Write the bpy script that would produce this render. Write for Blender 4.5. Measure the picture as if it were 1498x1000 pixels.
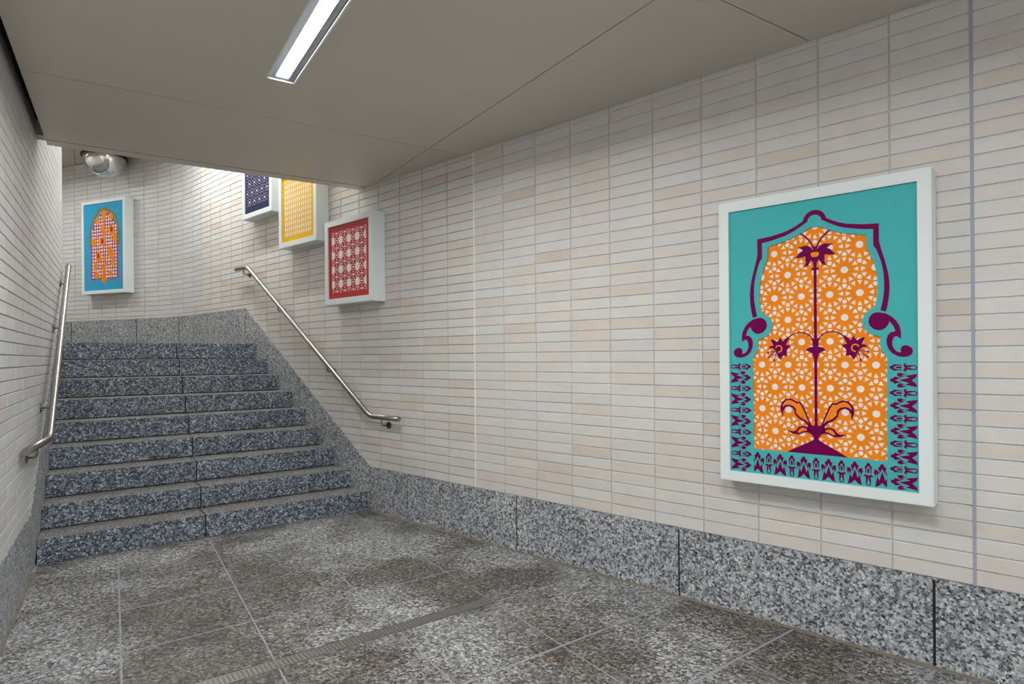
import bpy, bmesh, math, random
import numpy as np
from mathutils import Matrix, Vector
from mathutils.geometry import tessellate_polygon

for o in list(bpy.data.objects):
    bpy.data.objects.remove(o, do_unlink=True)
scene = bpy.context.scene
COL = scene.collection
random.seed(7)

# ------------------------------------------------------------------ camera
HC = 1.4211            # eye height above the lower floor
ROLL = -0.0073
cam_d = bpy.data.cameras.new('camera')
cam_d.sensor_width = 36.0
cam_d.lens = 36.0 * 910.69 / 1498.0
cam_d.shift_y = 21.68 / 1498.0
cam_d.clip_start = 0.05
cam = bpy.data.objects.new('camera', cam_d)
COL.objects.link(cam)
cr, sr = math.cos(ROLL), math.sin(ROLL)
cam.matrix_world = Matrix(((cr, -sr, 0, 0), (0, 0, -1, 0), (sr, cr, 0, HC), (0, 0, 0, 1)))
scene.camera = cam

# ------------------------------------------------------------------ world and exposure
LAMP = 185.0           # radiance of the passage lamps
LAMP_UP = 155.0        # radiance of the lamps over the stair
world = bpy.data.worlds.new('world')
scene.world = world
world.use_nodes = True
wb = world.node_tree.nodes['Background']
wb.inputs[0].default_value = (0.80, 0.88, 1.0, 1)
wb.inputs[1].default_value = 1.5
vs = scene.view_settings
vs.view_transform = 'Standard'
vs.look = 'None'
vs.gamma = 1.0
vs.use_curve_mapping = False
vs.exposure = 0.17

# ------------------------------------------------------------------ layout constants (metres)
AZR, D = 0.8260, 3.3629            # right wall: direction and distance from the origin
AZL, LWB = 0.5555, -0.6313         # left wall
SAZ, S0 = 0.6556, 5.4435           # stair: riser direction, distance of the first riser
RISE, TREAD = 0.1778, 0.2799
CZ, UZ = 3.0116, 4.514             # passage ceiling, stair ceiling
LZ = 9 * RISE                      # upper landing
HB = 0.407                         # granite base height
TW, TH = 0.3132, 0.06954           # tile module
JOFF = 4.433
def dirs(a): return np.array([-math.sin(a), math.cos(a)]), np.array([math.cos(a), math.sin(a)])
U, N = dirs(AZR)
LU, LN = dirs(AZL)
DL = LN[0] * LWB
SF, ST = dirs(SAZ)
GL, GT = dirs(math.radians(33.0))  # passage grid: along, across
S1, RA, AZ2 = 9.0, 4.0, math.radians(68.0)
SEND = S1 + RA * (AZ2 - AZR)
def wall_r(s):
    if s <= S1: return U * s + N * D, AZR
    q = U * S1 + N * D
    l = min(s - S1, RA * (AZ2 - AZR)); a = AZR + l / RA
    q = q + RA * np.array([math.cos(a) - math.cos(AZR), math.sin(a) - math.sin(AZR)])
    if s > SEND: q = q + (s - SEND) * np.array([-math.sin(AZ2), math.cos(AZ2)])
    return q, a
def PR(s, z, d=0.0):               # right / back wall point, d = distance out into the room
    q, a = wall_r(s)
    return Vector((q[0] - d * math.cos(a), q[1] - d * math.sin(a), z))
def FR(s, d=0.0):                  # frame: right-hand, up, out of the wall
    q, a = wall_r(s)
    ax = Vector((math.sin(a), -math.cos(a), 0)); ou = Vector((-math.cos(a), -math.sin(a), 0))
    return PR(s, 0, d), ax, ou
def PL(s, z, d=0.0):
    q = LU * s + LN * (DL + d)
    return Vector((q[0], q[1], z))
def FL(s, d=0.0):
    return PL(s, 0, d), Vector((LU[0], LU[1], 0)), Vector((LN[0], LN[1], 0))
def grid(l, t, z=0.0):
    q = GL * l + GT * t
    return Vector((q[0], q[1], z))
def stair(t, f, z=0.0):
    q = ST * t + SF * f
    return Vector((q[0], q[1], z))
def project(p):
    x, y, z = p[0], p[1], p[2] - HC
    if y < 0.05: return None
    return 749 + 910.69 * (cr * x + sr * z) / y, 521.68 - 910.69 * (-sr * x + cr * z) / y

# ------------------------------------------------------------------ helpers
def lin(c):
    if isinstance(c, str): c = tuple(int(c[i:i + 2], 16) for i in (0, 2, 4))
    return tuple((v / 255 / 12.92 if v / 255 <= .04045 else ((v / 255 + .055) / 1.055) ** 2.4) for v in c) + (1.0,)
def new_mat(name):
    m = bpy.data.materials.new(name); m.use_nodes = True
    nt = m.node_tree; b = nt.nodes['Principled BSDF']
    return m, nt, b
def node(nt, t, **kw):
    n = nt.nodes.new(t)
    for k, v in kw.items(): setattr(n, k, v)
    return n
def ramp(nt, fac, stops, interp='LINEAR'):
    r = nt.nodes.new('ShaderNodeValToRGB'); r.color_ramp.interpolation = interp
    e = r.color_ramp.elements
    while len(e) < len(stops): e.new(0.5)
    for el, (p, c) in zip(e, stops): el.position = p; el.color = c if len(c) == 4 else (*c, 1)
    nt.links.new(fac, r.inputs[0])
    return r.outputs[0]
def mix(nt, fac, a, b, mode='MIX'):
    m = nt.nodes.new('ShaderNodeMix'); m.data_type = 'RGBA'; m.blend_type = mode
    for i, v in ((0, fac), (6, a), (7, b)):
        if isinstance(v, bpy.types.NodeSocket): nt.links.new(v, m.inputs[i])
        else: m.inputs[i].default_value = v
    return m.outputs[2]
def noise(nt, vec, scale, detail=3.0, rough=0.55):
    n = nt.nodes.new('ShaderNodeTexNoise'); n.inputs['Scale'].default_value = scale
    n.inputs['Detail'].default_value = detail; n.inputs['Roughness'].default_value = rough
    nt.links.new(vec, n.inputs['Vector'])
    return n.outputs[0]
def bump(nt, b, h, strength, dist):
    n = nt.nodes.new('ShaderNodeBump'); n.inputs['Strength'].default_value = strength
    n.inputs['Distance'].default_value = dist
    nt.links.new(h, n.inputs['Height']); nt.links.new(n.outputs[0], b.inputs['Normal'])
def plain(name, c, rough=0.5, metal=0.0, grain=0.04, scale=30.0, spec=0.3):
    m, nt, b = new_mat(name)
    geo = node(nt, 'ShaderNodeNewGeometry')
    n = noise(nt, geo.outputs['Position'], scale)
    c = lin(c)
    lo = tuple(v * (1 - grain) for v in c[:3]); hi = tuple(min(1, v * (1 + grain)) for v in c[:3])
    nt.links.new(ramp(nt, n, [(0.3, lo), (0.7, hi)]), b.inputs['Base Color'])
    b.inputs['Roughness'].default_value = rough; b.inputs['Metallic'].default_value = metal
    b.inputs['Specular IOR Level'].default_value = spec
    return m
def granite(name, stops, cell, rough=0.5, dirt=0.0, dirtcol='5f5546', stain=0.0, spec=0.3, grout=False):
    m, nt, b = new_mat(name)
    geo = node(nt, 'ShaderNodeNewGeometry'); pos = geo.outputs['Position']
    wn = node(nt, 'ShaderNodeTexNoise'); wn.inputs['Scale'].default_value = 1.3 / cell
    nt.links.new(pos, wn.inputs['Vector'])
    va = node(nt, 'ShaderNodeVectorMath', operation='MULTIPLY_ADD')
    nt.links.new(wn.outputs['Color'], va.inputs[0]); va.inputs[1].default_value = (cell * .9,) * 3
    nt.links.new(pos, va.inputs[2])
    v = node(nt, 'ShaderNodeTexVoronoi'); v.inputs['Scale'].default_value = 1 / cell
    v.inputs['Randomness'].default_value = 1.0
    nt.links.new(va.outputs[0], v.inputs['Vector'])
    sep = node(nt, 'ShaderNodeSeparateColor'); nt.links.new(v.outputs['Color'], sep.inputs[0])
    c1 = ramp(nt, sep.outputs[0], stops, 'CONSTANT')
    v2 = node(nt, 'ShaderNodeTexVoronoi'); v2.inputs['Scale'].default_value = 2.3 / cell
    nt.links.new(va.outputs[0], v2.inputs['Vector'])
    s2 = node(nt, 'ShaderNodeSeparateColor'); nt.links.new(v2.outputs['Color'], s2.inputs[0])
    c2 = ramp(nt, s2.outputs[1], stops, 'CONSTANT')
    c = mix(nt, 0.36, c1, c2)
    big = noise(nt, pos, 2.2, 4.0, 0.6)
    c = mix(nt, 1.0, c, ramp(nt, big, [(0.3, (.86, .86, .87)), (0.7, (1.1, 1.1, 1.08))]), 'MULTIPLY')
    if dirt:
        dn = noise(nt, pos, 5.0, 5.0, 0.65)
        f = ramp(nt, dn, [(0.3, (dirt * .4,) * 3), (0.75, (dirt,) * 3)])
        c = mix(nt, f, c, lin(dirtcol))
    if stain:
        dn = noise(nt, pos, 0.95, 3.0, 0.5)
        f = ramp(nt, dn, [(0.44, (0, 0, 0)), (0.56, (stain,) * 3)])
        c = mix(nt, f, c, mix(nt, 1.0, c, (.40, .36, .31, 1), 'MULTIPLY'))
        dn2 = noise(nt, pos, 2.6, 4.0, 0.6)
        f2 = ramp(nt, dn2, [(0.5, (0, 0, 0)), (0.64, (stain * .7,) * 3)])
        c = mix(nt, f2, c, mix(nt, 1.0, c, (.52, .47, .41, 1), 'MULTIPLY'))
        nt.links.new(ramp(nt, dn, [(0.4, (rough,) * 3), (0.6, (rough * .8,) * 3)]), b.inputs['Roughness'])
    else:
        b.inputs['Roughness'].default_value = rough
    nt.links.new(c, b.inputs['Base Color'])
    b.inputs['Specular IOR Level'].default_value = spec
    bump(nt, b, sep.outputs[0], 0.12, 0.002)
    return m
def tile_mat(name, stops):
    m, nt, b = new_mat(name)
    geo = node(nt, 'ShaderNodeNewGeometry'); oi = node(nt, 'ShaderNodeObjectInfo')
    ad = node(nt, 'ShaderNodeMath', operation='ADD'); fr = node(nt, 'ShaderNodeMath', operation='FRACT')
    nt.links.new(geo.outputs['Random Per Island'], ad.inputs[0]); nt.links.new(oi.outputs['Random'], ad.inputs[1])
    nt.links.new(ad.outputs[0], fr.inputs[0])
    c = ramp(nt, fr.outputs[0], [(p, lin(h)) for p, h in stops])
    mp = node(nt, 'ShaderNodeMapping'); mp.inputs['Scale'].default_value = (6, 6, 260)
    nt.links.new(geo.outputs['Position'], mp.inputs[0])
    n = noise(nt, mp.outputs[0], 1.0, 2.0)
    c = mix(nt, 1.0, c, ramp(nt, n, [(.3, (.965,) * 3), (.7, (1.02,) * 3)]), 'MULTIPLY')
    n2 = noise(nt, geo.outputs['Position'], 9.0, 3.0)
    c = mix(nt, 1.0, c, ramp(nt, n2, [(.3, (.96, .96, .965)), (.7, (1.03, 1.02, 1.0))]), 'MULTIPLY')
    nt.links.new(c, b.inputs['Base Color'])
    b.inputs['Roughness'].default_value = 0.42
    b.inputs['Specular IOR Level'].default_value = 0.4
    bump(nt, b, n, 0.12, 0.001)
    return m
def emit(name, c, s):
    m, nt, b = new_mat(name)
    b.inputs['Base Color'].default_value = (*c, 1)
    b.inputs['Emission Color'].default_value = (*c, 1); b.inputs['Emission Strength'].default_value = s
    return m

G_WALL = [(0.0, lin('1d1f24')), (.2, lin('5f6267')), (.38, lin('9c9ea2')), (.62, lin('bfc0c2')), (.86, lin('e3e3e2'))]
G_RISE = [(0.0, lin('151920')), (.26, lin('464d58')), (.5, lin('757d88')), (.74, lin('a0a6af')), (.91, lin('d0d3d8'))]
G_FLOOR = [(0.0, lin('29292b')), (.23, lin('636364')), (.47, lin('949494')), (.73, lin('b6b5b3')), (.91, lin('dddbd8'))]
M = {
    'tile': tile_mat('cream_tile', [(0.0, 'd2cec8'), (.3, 'd9d5ce'), (.55, 'd6d1c9'), (.75, 'd6cec5'), (.88, 'd6ccc1'), (.97, 'd5c9bd'), (1.0, 'd1c3b7')]),
    'tile_b': tile_mat('pale_grey_tile', [(0.0, 'cdcccb'), (.4, 'd4d3d1'), (.7, 'd1cfcc'), (.9, 'd0cbc6'), (1.0, 'cec5be')]),
    'grout': plain('tile_grout', 'cbccd4', 0.8, grain=.1, scale=60),
    'grout_b': plain('grey_tile_grout', 'a6a6ae', 0.8, grain=.1, scale=60),
    'grout_s': plain('stair_tile_grout', 'adadb4', 0.8, grain=.1, scale=60),
    'seal': plain('white_sealant', 'f0ece6', 0.6),
    'seal_grey': plain('grey_sealant', 'a3a5b0', 0.6),
    'gwall': granite('grey_granite_base', G_WALL, 0.0122, 0.42, dirt=.05),
    'grise': granite('blue_grey_granite_riser', G_RISE, 0.0125, 0.45, dirt=.03),
    'gtread': granite('worn_granite_tread', G_FLOOR, 0.009, 0.7, dirt=.6, dirtcol='4d463e'),
    'gfloor': granite('flamed_granite_paving', G_FLOOR, 0.0122, 0.5, dirt=.08, stain=.85),
    'fgrout': plain('floor_grout', '96969a', 0.8, grain=.15, scale=20),
    'jdark': plain('dark_joint', '34322f', 0.8),
    'bead': plain('brown_sealant_bead', '746b5e', 0.8, grain=.2, scale=14),
    'panel': plain('ceiling_panel_enamel', 'c6bfb1', 0.36, grain=.02, scale=1.2, spec=.5),
    'panel_up': plain('upper_ceiling_enamel', 'bdb6a8', 0.45, grain=.02, scale=1.2),
    'black': plain('black_reveal', '0c0c0d', 0.7),
    'steel': plain('brushed_steel', '9d9893', 0.32, 1.0, grain=.05, scale=90),
    'steel_dk': plain('dull_steel', '7d7871', 0.4, 1.0, grain=.08, scale=60),
    'alu': plain('lamp_aluminium', '9fa3ab', 0.4, 0.3),
    'mirror': plain('chrome_mirror', 'e2e2e0', 0.03, 1.0, grain=0.0),
    'grate': plain('grate_steel', '9c9893', 0.42, 0.85, grain=.05, scale=40),
    'rim': plain('black_rubber_rim', '17171a', 0.5),
    'frame': plain('white_powder_coat', 'e3e8e5', 0.42, grain=.01),
    'white': plain('white_cut_out', 'efe4dc', 0.5, grain=.02),
    'teal': plain('teal_print', '4bb2b2', 0.32, grain=.02, spec=.1),
    'purple': plain('purple_print', '72004c', 0.35, grain=.05, spec=.1),
    'orange': plain('orange_print', 'f78a1c', 0.35, grain=.05, scale=6, spec=.1),
    'red': plain('red_print', 'bb3f3a', 0.25, grain=.06, scale=5, spec=.1),
    'yellow': plain('yellow_print', 'e8b107', 0.25, grain=.05, scale=5, spec=.1),
    'navy': plain('navy_print', '1a1c4a', 0.45, grain=.08, scale=5, spec=.1),
    'blue': plain('blue_print', '30a0c8', 0.3, grain=.07, scale=8, spec=.1),
    'plum': plain('plum_print', 'a8456d', 0.4, grain=.05, spec=.1),
    'olive': plain('olive_print', '8b7a3e', 0.4, grain=.05, spec=.1),
    'crimson': plain('crimson_print', 'b9280f', 0.4, grain=.05, spec=.1),
    'amber': plain('amber_print', 'ee8a12', 0.4, grain=.05, spec=.1),
    'slate': plain('faint_blue_print', '6a90ad', 0.35, grain=.05, spec=.1),
    'leaf': plain('dry_leaf', '96602e', 0.8, grain=.25, scale=200),
    'lamp': emit('lamp_diffuser_lower', (.95, .985, 1.0), LAMP),
    'lamp_up': emit('lamp_diffuser_upper', (.95, .985, 1.0), LAMP_UP),
}

class MB:
    def __init__(self): self.v = []; self.f = []; self.mi = []
    def add(self, verts, faces, mi=0):
        o = len(self.v); self.v += [Vector(p) for p in verts]
        for f in faces: self.f.append([o + i for i in f]); self.mi.append(mi)
    def prism(self, base, top, mi=0, mtop=None, cap_bottom=True):
        k = len(base)
        fs = [[i, (i + 1) % k, k + (i + 1) % k, k + i] for i in range(k)]
        self.add(list(base) + list(top), fs, mi)
        o = len(self.v) - 2 * k
        self.f.append([o + k + i for i in range(k)]); self.mi.append(mi if mtop is None else mtop)
        if cap_bottom: self.f.append([o + k - 1 - i for i in range(k)]); self.mi.append(mi)
    def ring(self, outer, inner, fn, h0, h1):     # plate with one hole: 2D loops, fn(a, b, h) -> point
        loops = [[Vector((a, b, 0)) for a, b in outer], [Vector((a, b, 0)) for a, b in inner]]
        tri = tessellate_polygon(loops); pts = [p for l in loops for p in l]
        k = len(pts); o = len(self.v)
        self.v += [fn(p.x, p.y, h0) for p in pts] + [fn(p.x, p.y, h1) for p in pts]
        for t in tri:
            self.f.append([o + k + i for i in t]); self.mi.append(0)
            self.f.append([o + i for i in reversed(t)]); self.mi.append(0)
        off = 0
        for l in loops:
            n_ = len(l)
            for i in range(n_):
                j = (i + 1) % n_
                self.f.append([o + off + i, o + off + j, o + k + off + j, o + k + off + i]); self.mi.append(0)
            off += n_
    def tube(self, pts, r, seg=12, caps=True):
        pts = [Vector(p) for p in pts]; rings = []
        up = None
        for i, p in enumerate(pts):
            if i == 0: t = pts[1] - pts[0]
            elif i == len(pts) - 1: t = pts[-1] - pts[-2]
            else: t = (pts[i + 1] - p).normalized() + (p - pts[i - 1]).normalized()
            t.normalize()
            if up is None: up = Vector((0, 0, 1)) if abs(t.z) < .9 else Vector((1, 0, 0))
            a = t.cross(up).normalized(); b_ = a.cross(t).normalized(); up = b_
            rings.append([p + r * (math.cos(2 * math.pi * k / seg) * a + math.sin(2 * math.pi * k / seg) * b_) for k in range(seg)])
        o = len(self.v)
        for rg in rings: self.v += rg
        for i in range(len(rings) - 1):
            for k in range(seg):
                k2 = (k + 1) % seg
                self.f.append([o + i * seg + k, o + i * seg + k2, o + (i + 1) * seg + k2, o + (i + 1) * seg + k]); self.mi.append(0)
        if caps:
            self.f.append([o + seg - 1 - k for k in range(seg)]); self.mi.append(0)
            e = o + (len(rings) - 1) * seg
            self.f.append([e + k for k in range(seg)]); self.mi.append(0)
    def disc(self, c, axis, r, h, seg=20):
        axis = Vector(axis).normalized()
        a = axis.orthogonal().normalized(); b_ = axis.cross(a)
        base = [Vector(c) + r * (math.cos(2 * math.pi * k / seg) * a + math.sin(2 * math.pi * k / seg) * b_) for k in range(seg)]
        self.prism(base, [p + axis * h for p in base])
    def mesh(self, name, origin=None, smooth=False, recalc=True):
        origin = Vector(origin) if origin is not None else Vector((0, 0, 0))
        me = bpy.data.meshes.new(name)
        me.from_pydata([tuple(p - origin) for p in self.v], [], self.f)
        for p, i in zip(me.polygons, self.mi): p.material_index = i
        if recalc:
            bm = bmesh.new(); bm.from_mesh(me); bmesh.ops.recalc_face_normals(bm, faces=bm.faces[:]); bm.to_mesh(me); bm.free()
        if smooth:
            for p in me.polygons: p.use_smooth = len(p.vertices) < 5
        me.update()
        return me
    def build(self, name, mat, parent=None, smooth=False):
        org = parent_origin(parent)
        me = self.mesh(name, org, smooth)
        for m in (mat if isinstance(mat, (list, tuple)) else [mat]): me.materials.append(M[m])
        o = bpy.data.objects.new(name, me); COL.objects.link(o)
        if parent is not None: o.parent = parent
        return o
def parent_origin(p):
    org = Vector((0, 0, 0))
    while p is not None: org = org + p.location; p = p.parent
    return org
def thing(name, label, cat, loc=(0, 0, 0), group=None):
    o = bpy.data.objects.new(name, None); COL.objects.link(o); o.location = loc; o.empty_display_size = 0.1
    o['label'] = label; o['category'] = cat
    if group: o['group'] = group
    return o
def tag(o, label, cat, group=None):
    o['label'] = label; o['category'] = cat
    if group: o['group'] = group
    return o
def struct(o, label, cat):
    o['kind'] = 'structure'; o['label'] = label; o['category'] = cat
    return o
def clip(poly, a, b, c):           # keep a*x + b*y >= c
    out = []
    for i, p in enumerate(poly):
        q = poly[(i + 1) % len(poly)]
        dp, dq = a * p[0] + b * p[1] - c, a * q[0] + b * q[1] - c
        if dp >= 0: out.append(p)
        if (dp > 0 > dq) or (dp < 0 < dq):
            t = dp / (dp - dq); out.append((p[0] + t * (q[0] - p[0]), p[1] + t * (q[1] - p[1])))
    return out
def area2(p): return abs(sum(p[i][0] * p[(i + 1) % len(p)][1] - p[(i + 1) % len(p)][0] * p[i][1] for i in range(len(p)))) / 2
def hidden_by_ceiling(p):
    if p[2] <= CZ: return False
    t = (CZ - HC) / (p[2] - HC)
    return p[0] * t * GL[0] + p[1] * t * GL[1] < 5.73

# ================================================================== the setting
BACK = -5.0
def room_clip(p, gap_l=0.0, gap_r=0.0):
    p = clip(p, LN[0], LN[1], DL + gap_l); p = clip(p, -N[0], -N[1], -(D - gap_r))
    return clip(p, GL[0], GL[1], BACK)
def lift(p, z): return [Vector((x, y, z)) for x, y in p]

# ---- lower floor: grout bed and granite pavers
big = [tuple(grid(l, t)[:2]) for l, t in ((-6, -9), (-6, 14), (8, 14), (8, -9))]
bed = clip(room_clip(big, -.12, -.12), -SF[0], -SF[1], -(S0 + .3))
mb = MB(); mb.prism(lift(bed, -0.15), lift(bed, -0.0022))
floor = struct(mb.build('floor', 'fgrout'), 'grey granite paved floor of the underpass with dark stains', 'floor')
rows = [S0, 4.765, 4.155, 3.545, 2.935, 2.285, 1.675, 1.065, .455, -.155, -.765, -1.375, -1.985, -2.6, -3.2, -3.8, -4.4, -5.0]
DT1 = 2.118                        # right end of the drain
def colx(k, f): return .281 + .6125 * k + .0856 * (f - 3.0)
G = .0045
for f1, f0 in zip(rows[:-1], rows[1:]):
    for k in range(-8, 14):
        cells = [(f0, f1, -9, 99)]
        if f0 == 2.935: cells = [(3.014, f1, -9, DT1 + .01), (f0, f1, DT1 + .01, 99)]
        for a0, a1, tmin, tmax in cells:
            quad = []
            for f, kk, e in ((a0 + G * 1.7, k, G), (a0 + G * 1.7, k + 1, -G), (a1 - G * 1.7, k + 1, -G), (a1 - G * 1.7, k, G)):
                t = min(max(colx(kk, f) + e, tmin), tmax); quad.append(tuple(stair(t, f)[:2]))
            if area2(quad) < .003: continue
            quad = room_clip(quad, .012, .012)
            if len(quad) < 3 or area2(quad) < .002: continue
            h = random.uniform(-.0012, .0004)
            mb = MB(); mb.prism(lift(quad, -0.03), lift(quad, h), cap_bottom=False)
            mb.build('paver', 'gfloor', floor)

# ---- stair
stairs = thing('granite_staircase', 'blue-grey granite staircase of nine steps rising between the tiled walls', 'staircase', stair(1.1, S0))
for k in range(1, 10):
    f0 = S0 + (k - 1) * TREAD; f1 = f0 + TREAD + (.03 if k < 9 else .12)
    tj = 1.0855 + .0209 * (k - 1)
    for ta, tb in ((-9, tj - .005), (tj + .005, 9)):
        def plan(fa, fb):
            return room_clip([tuple(stair(t, f)[:2]) for t, f in ((ta, fa), (tb, fa), (tb, fb), (ta, fb))], .006, .006)
        mb = MB()
        lo, mid, hi = plan(f0, f1), plan(f0, f1), plan(f0 + .004, f1)
        z0, z1 = RISE * (k - 1) + (.008 if k > 1 else 0), RISE * k
        mb.prism(lift(lo, z0), lift(mid, z1 - .004), 0, 1)
        mb.prism(lift(mid, z1 - .004), lift(hi, z1), 1, 1)
        mb.build('step_slab', ['grise', 'gtread'], stairs)
core = MB()
for k in range(1, 10):
    f0 = S0 + (k - 1) * TREAD + .012; f1 = S0 + 9 * TREAD + .1
    q = room_clip([tuple(stair(t, f)[:2]) for t, f in ((-9, f0), (9, f0), (9, f1), (-9, f1))], .004, .004)
    core.prism(lift(q, RISE * (k - 1)), lift(q, RISE * k - .006))
core.build('core', 'jdark', stairs)

# ---- upper landing
LEND = 7.75                                  # far end of the left wall
RET = np.array([-math.sin(AZ2), math.cos(AZ2)])
cl = PL(LEND, 0)
far_l = Vector((cl[0] + RET[0] * 4.5, cl[1] + RET[1] * 4.5, 0))
ST9 = S0 + 9 * TREAD + .1
qs = [p for p in [PR(s, 0) for s in np.arange(7.0, 15.01, .25)]]
land = [tuple(stair(t, ST9)[:2]) for t in (.05, 2.2)]
ll = [tuple(cl[:2])] + [tuple(stair(.35, ST9)[:2]), tuple(PR(7.44, 0)[:2])] + [tuple(PR(s, 0)[:2]) for s in np.arange(7.6, 15.3, .25)] + [tuple(far_l[:2])]
mb = MB(); mb.prism(lift(ll, LZ - .2), lift(ll, LZ))
struct(mb.build('floor_landing', 'gtread'), 'granite floor of the upper landing above the stair', 'floor')

# ---- wall backings (the grout bed behind the tiles)
def backing(P, ss, z0, z1):
    mb = MB()
    for a, b in zip(ss[:-1], ss[1:]):
        mb.prism([P(a, z0, -.006), P(b, z0, -.006), P(b, z0, -.22), P(a, z0, -.22)],
                 [P(a, z1, -.006), P(b, z1, -.006), P(b, z1, -.22), P(a, z1, -.22)])
    return mb
SJ = JOFF - 3 * TW                           # white movement joint
SB = JOFF + 13.5 * TW                        # where the curved landing wall is taken to begin
SB = JOFF + 14 * TW
wall_right = struct(backing(PR, [-6.5, SJ], 0, CZ + .25).build('wall_right', 'grout'), 'long wall of stacked cream tiles carrying the turquoise artwork', 'wall')
mb = backing(PR, [SJ, 5.05], 0, CZ + .25)
mb2 = backing(PR, [5.05, SB], 0, UZ + .1)
mb.add(mb2.v, mb2.f)
wall_stair = struct(mb.build('wall_stair', 'grout_s'), 'wall of stacked cream tiles rising beside the right stair handrail', 'wall')
ss = [SB] + list(np.arange(SB + .05, SEND, .12)) + [SEND, 15.2]
wall_back = struct(backing(PR, ss, 0, UZ + .1).build('wall_back', 'grout_b'), 'curved wall of stacked pale tiles behind the upper landing', 'wall')
mb = backing(PL, [-6.5, 5.3], 0, CZ + .3)
mb2 = backing(PL, [5.3, LEND - .005], 0, UZ + .1); mb.add(mb2.v, mb2.f)
wall_left = struct(mb.build('wall_left', 'grout_b'), 'wall of stacked grey-white tiles on the left of the passage', 'wall')
# return wall at the end of the left wall, and an added unseen wall stopping outside light
mb = MB()
rr = Vector((RET[0], RET[1], 0)); nn_ = Vector((-RET[1], RET[0], 0))
c0 = PL(LEND, 0, 0)
bq = [c0, c0 + rr * 4.5, c0 + rr * 4.5 + nn_ * .2, c0 + nn_ * .2]
mb.prism(bq, [p + Vector((0, 0, UZ + .1)) for p in bq])
struct(mb.build('wall_return', 'tile'), 'tiled wall turning left at the top of the stair', 'wall')
e0 = PR(15.2, 0, -.2); e1 = c0 + rr * 4.5
eq = [e0, e1, e1 + rr * .2, e0 + rr * .2]
mb = MB(); mb.prism(eq, [p + Vector((0, 0, UZ + .1)) for p in eq])
struct(mb.build('wall_light_stop', 'tile'), 'added unseen wall keeping outside light out of the upper landing', 'wall')

# ---- tiles
def low_r(s):
    if s < 4.916: return HB
    return min(HB + (s - 4.916) * (2.032 - HB) / (7.49 - 4.916), 2.032)
def low_l(s):
    if s < 5.14: return HB
    return min(HB + (s - 5.14) * (2.032 - HB) / (7.62 - 5.14), 2.032)
TG = .0065
def tile_mesh(w, h):
    mb = MB(); e = .0016
    def r(x, y, z): return [Vector((-x, -y, z)), Vector((x, -y, z)), Vector((x, y, z)), Vector((-x, y, z))]
    mb.add(r(w / 2, h / 2, -.012) + r(w / 2, h / 2, -e) + r(w / 2 - e, h / 2 - e, 0),
           [[i, (i + 1) % 4, 4 + (i + 1) % 4, 4 + i] for i in range(4)] + [[4 + i, 4 + (i + 1) % 4, 8 + (i + 1) % 4, 8 + i] for i in range(4)] + [[8, 9, 10, 11]])
    return mb
FULL = tile_mesh(TW - TG, TH - TG)
FULLME = {}
for mn in ('tile', 'tile_b'):
    FULLME[mn] = FULL.mesh('tile'); FULLME[mn].materials.append(M[mn])
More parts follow.
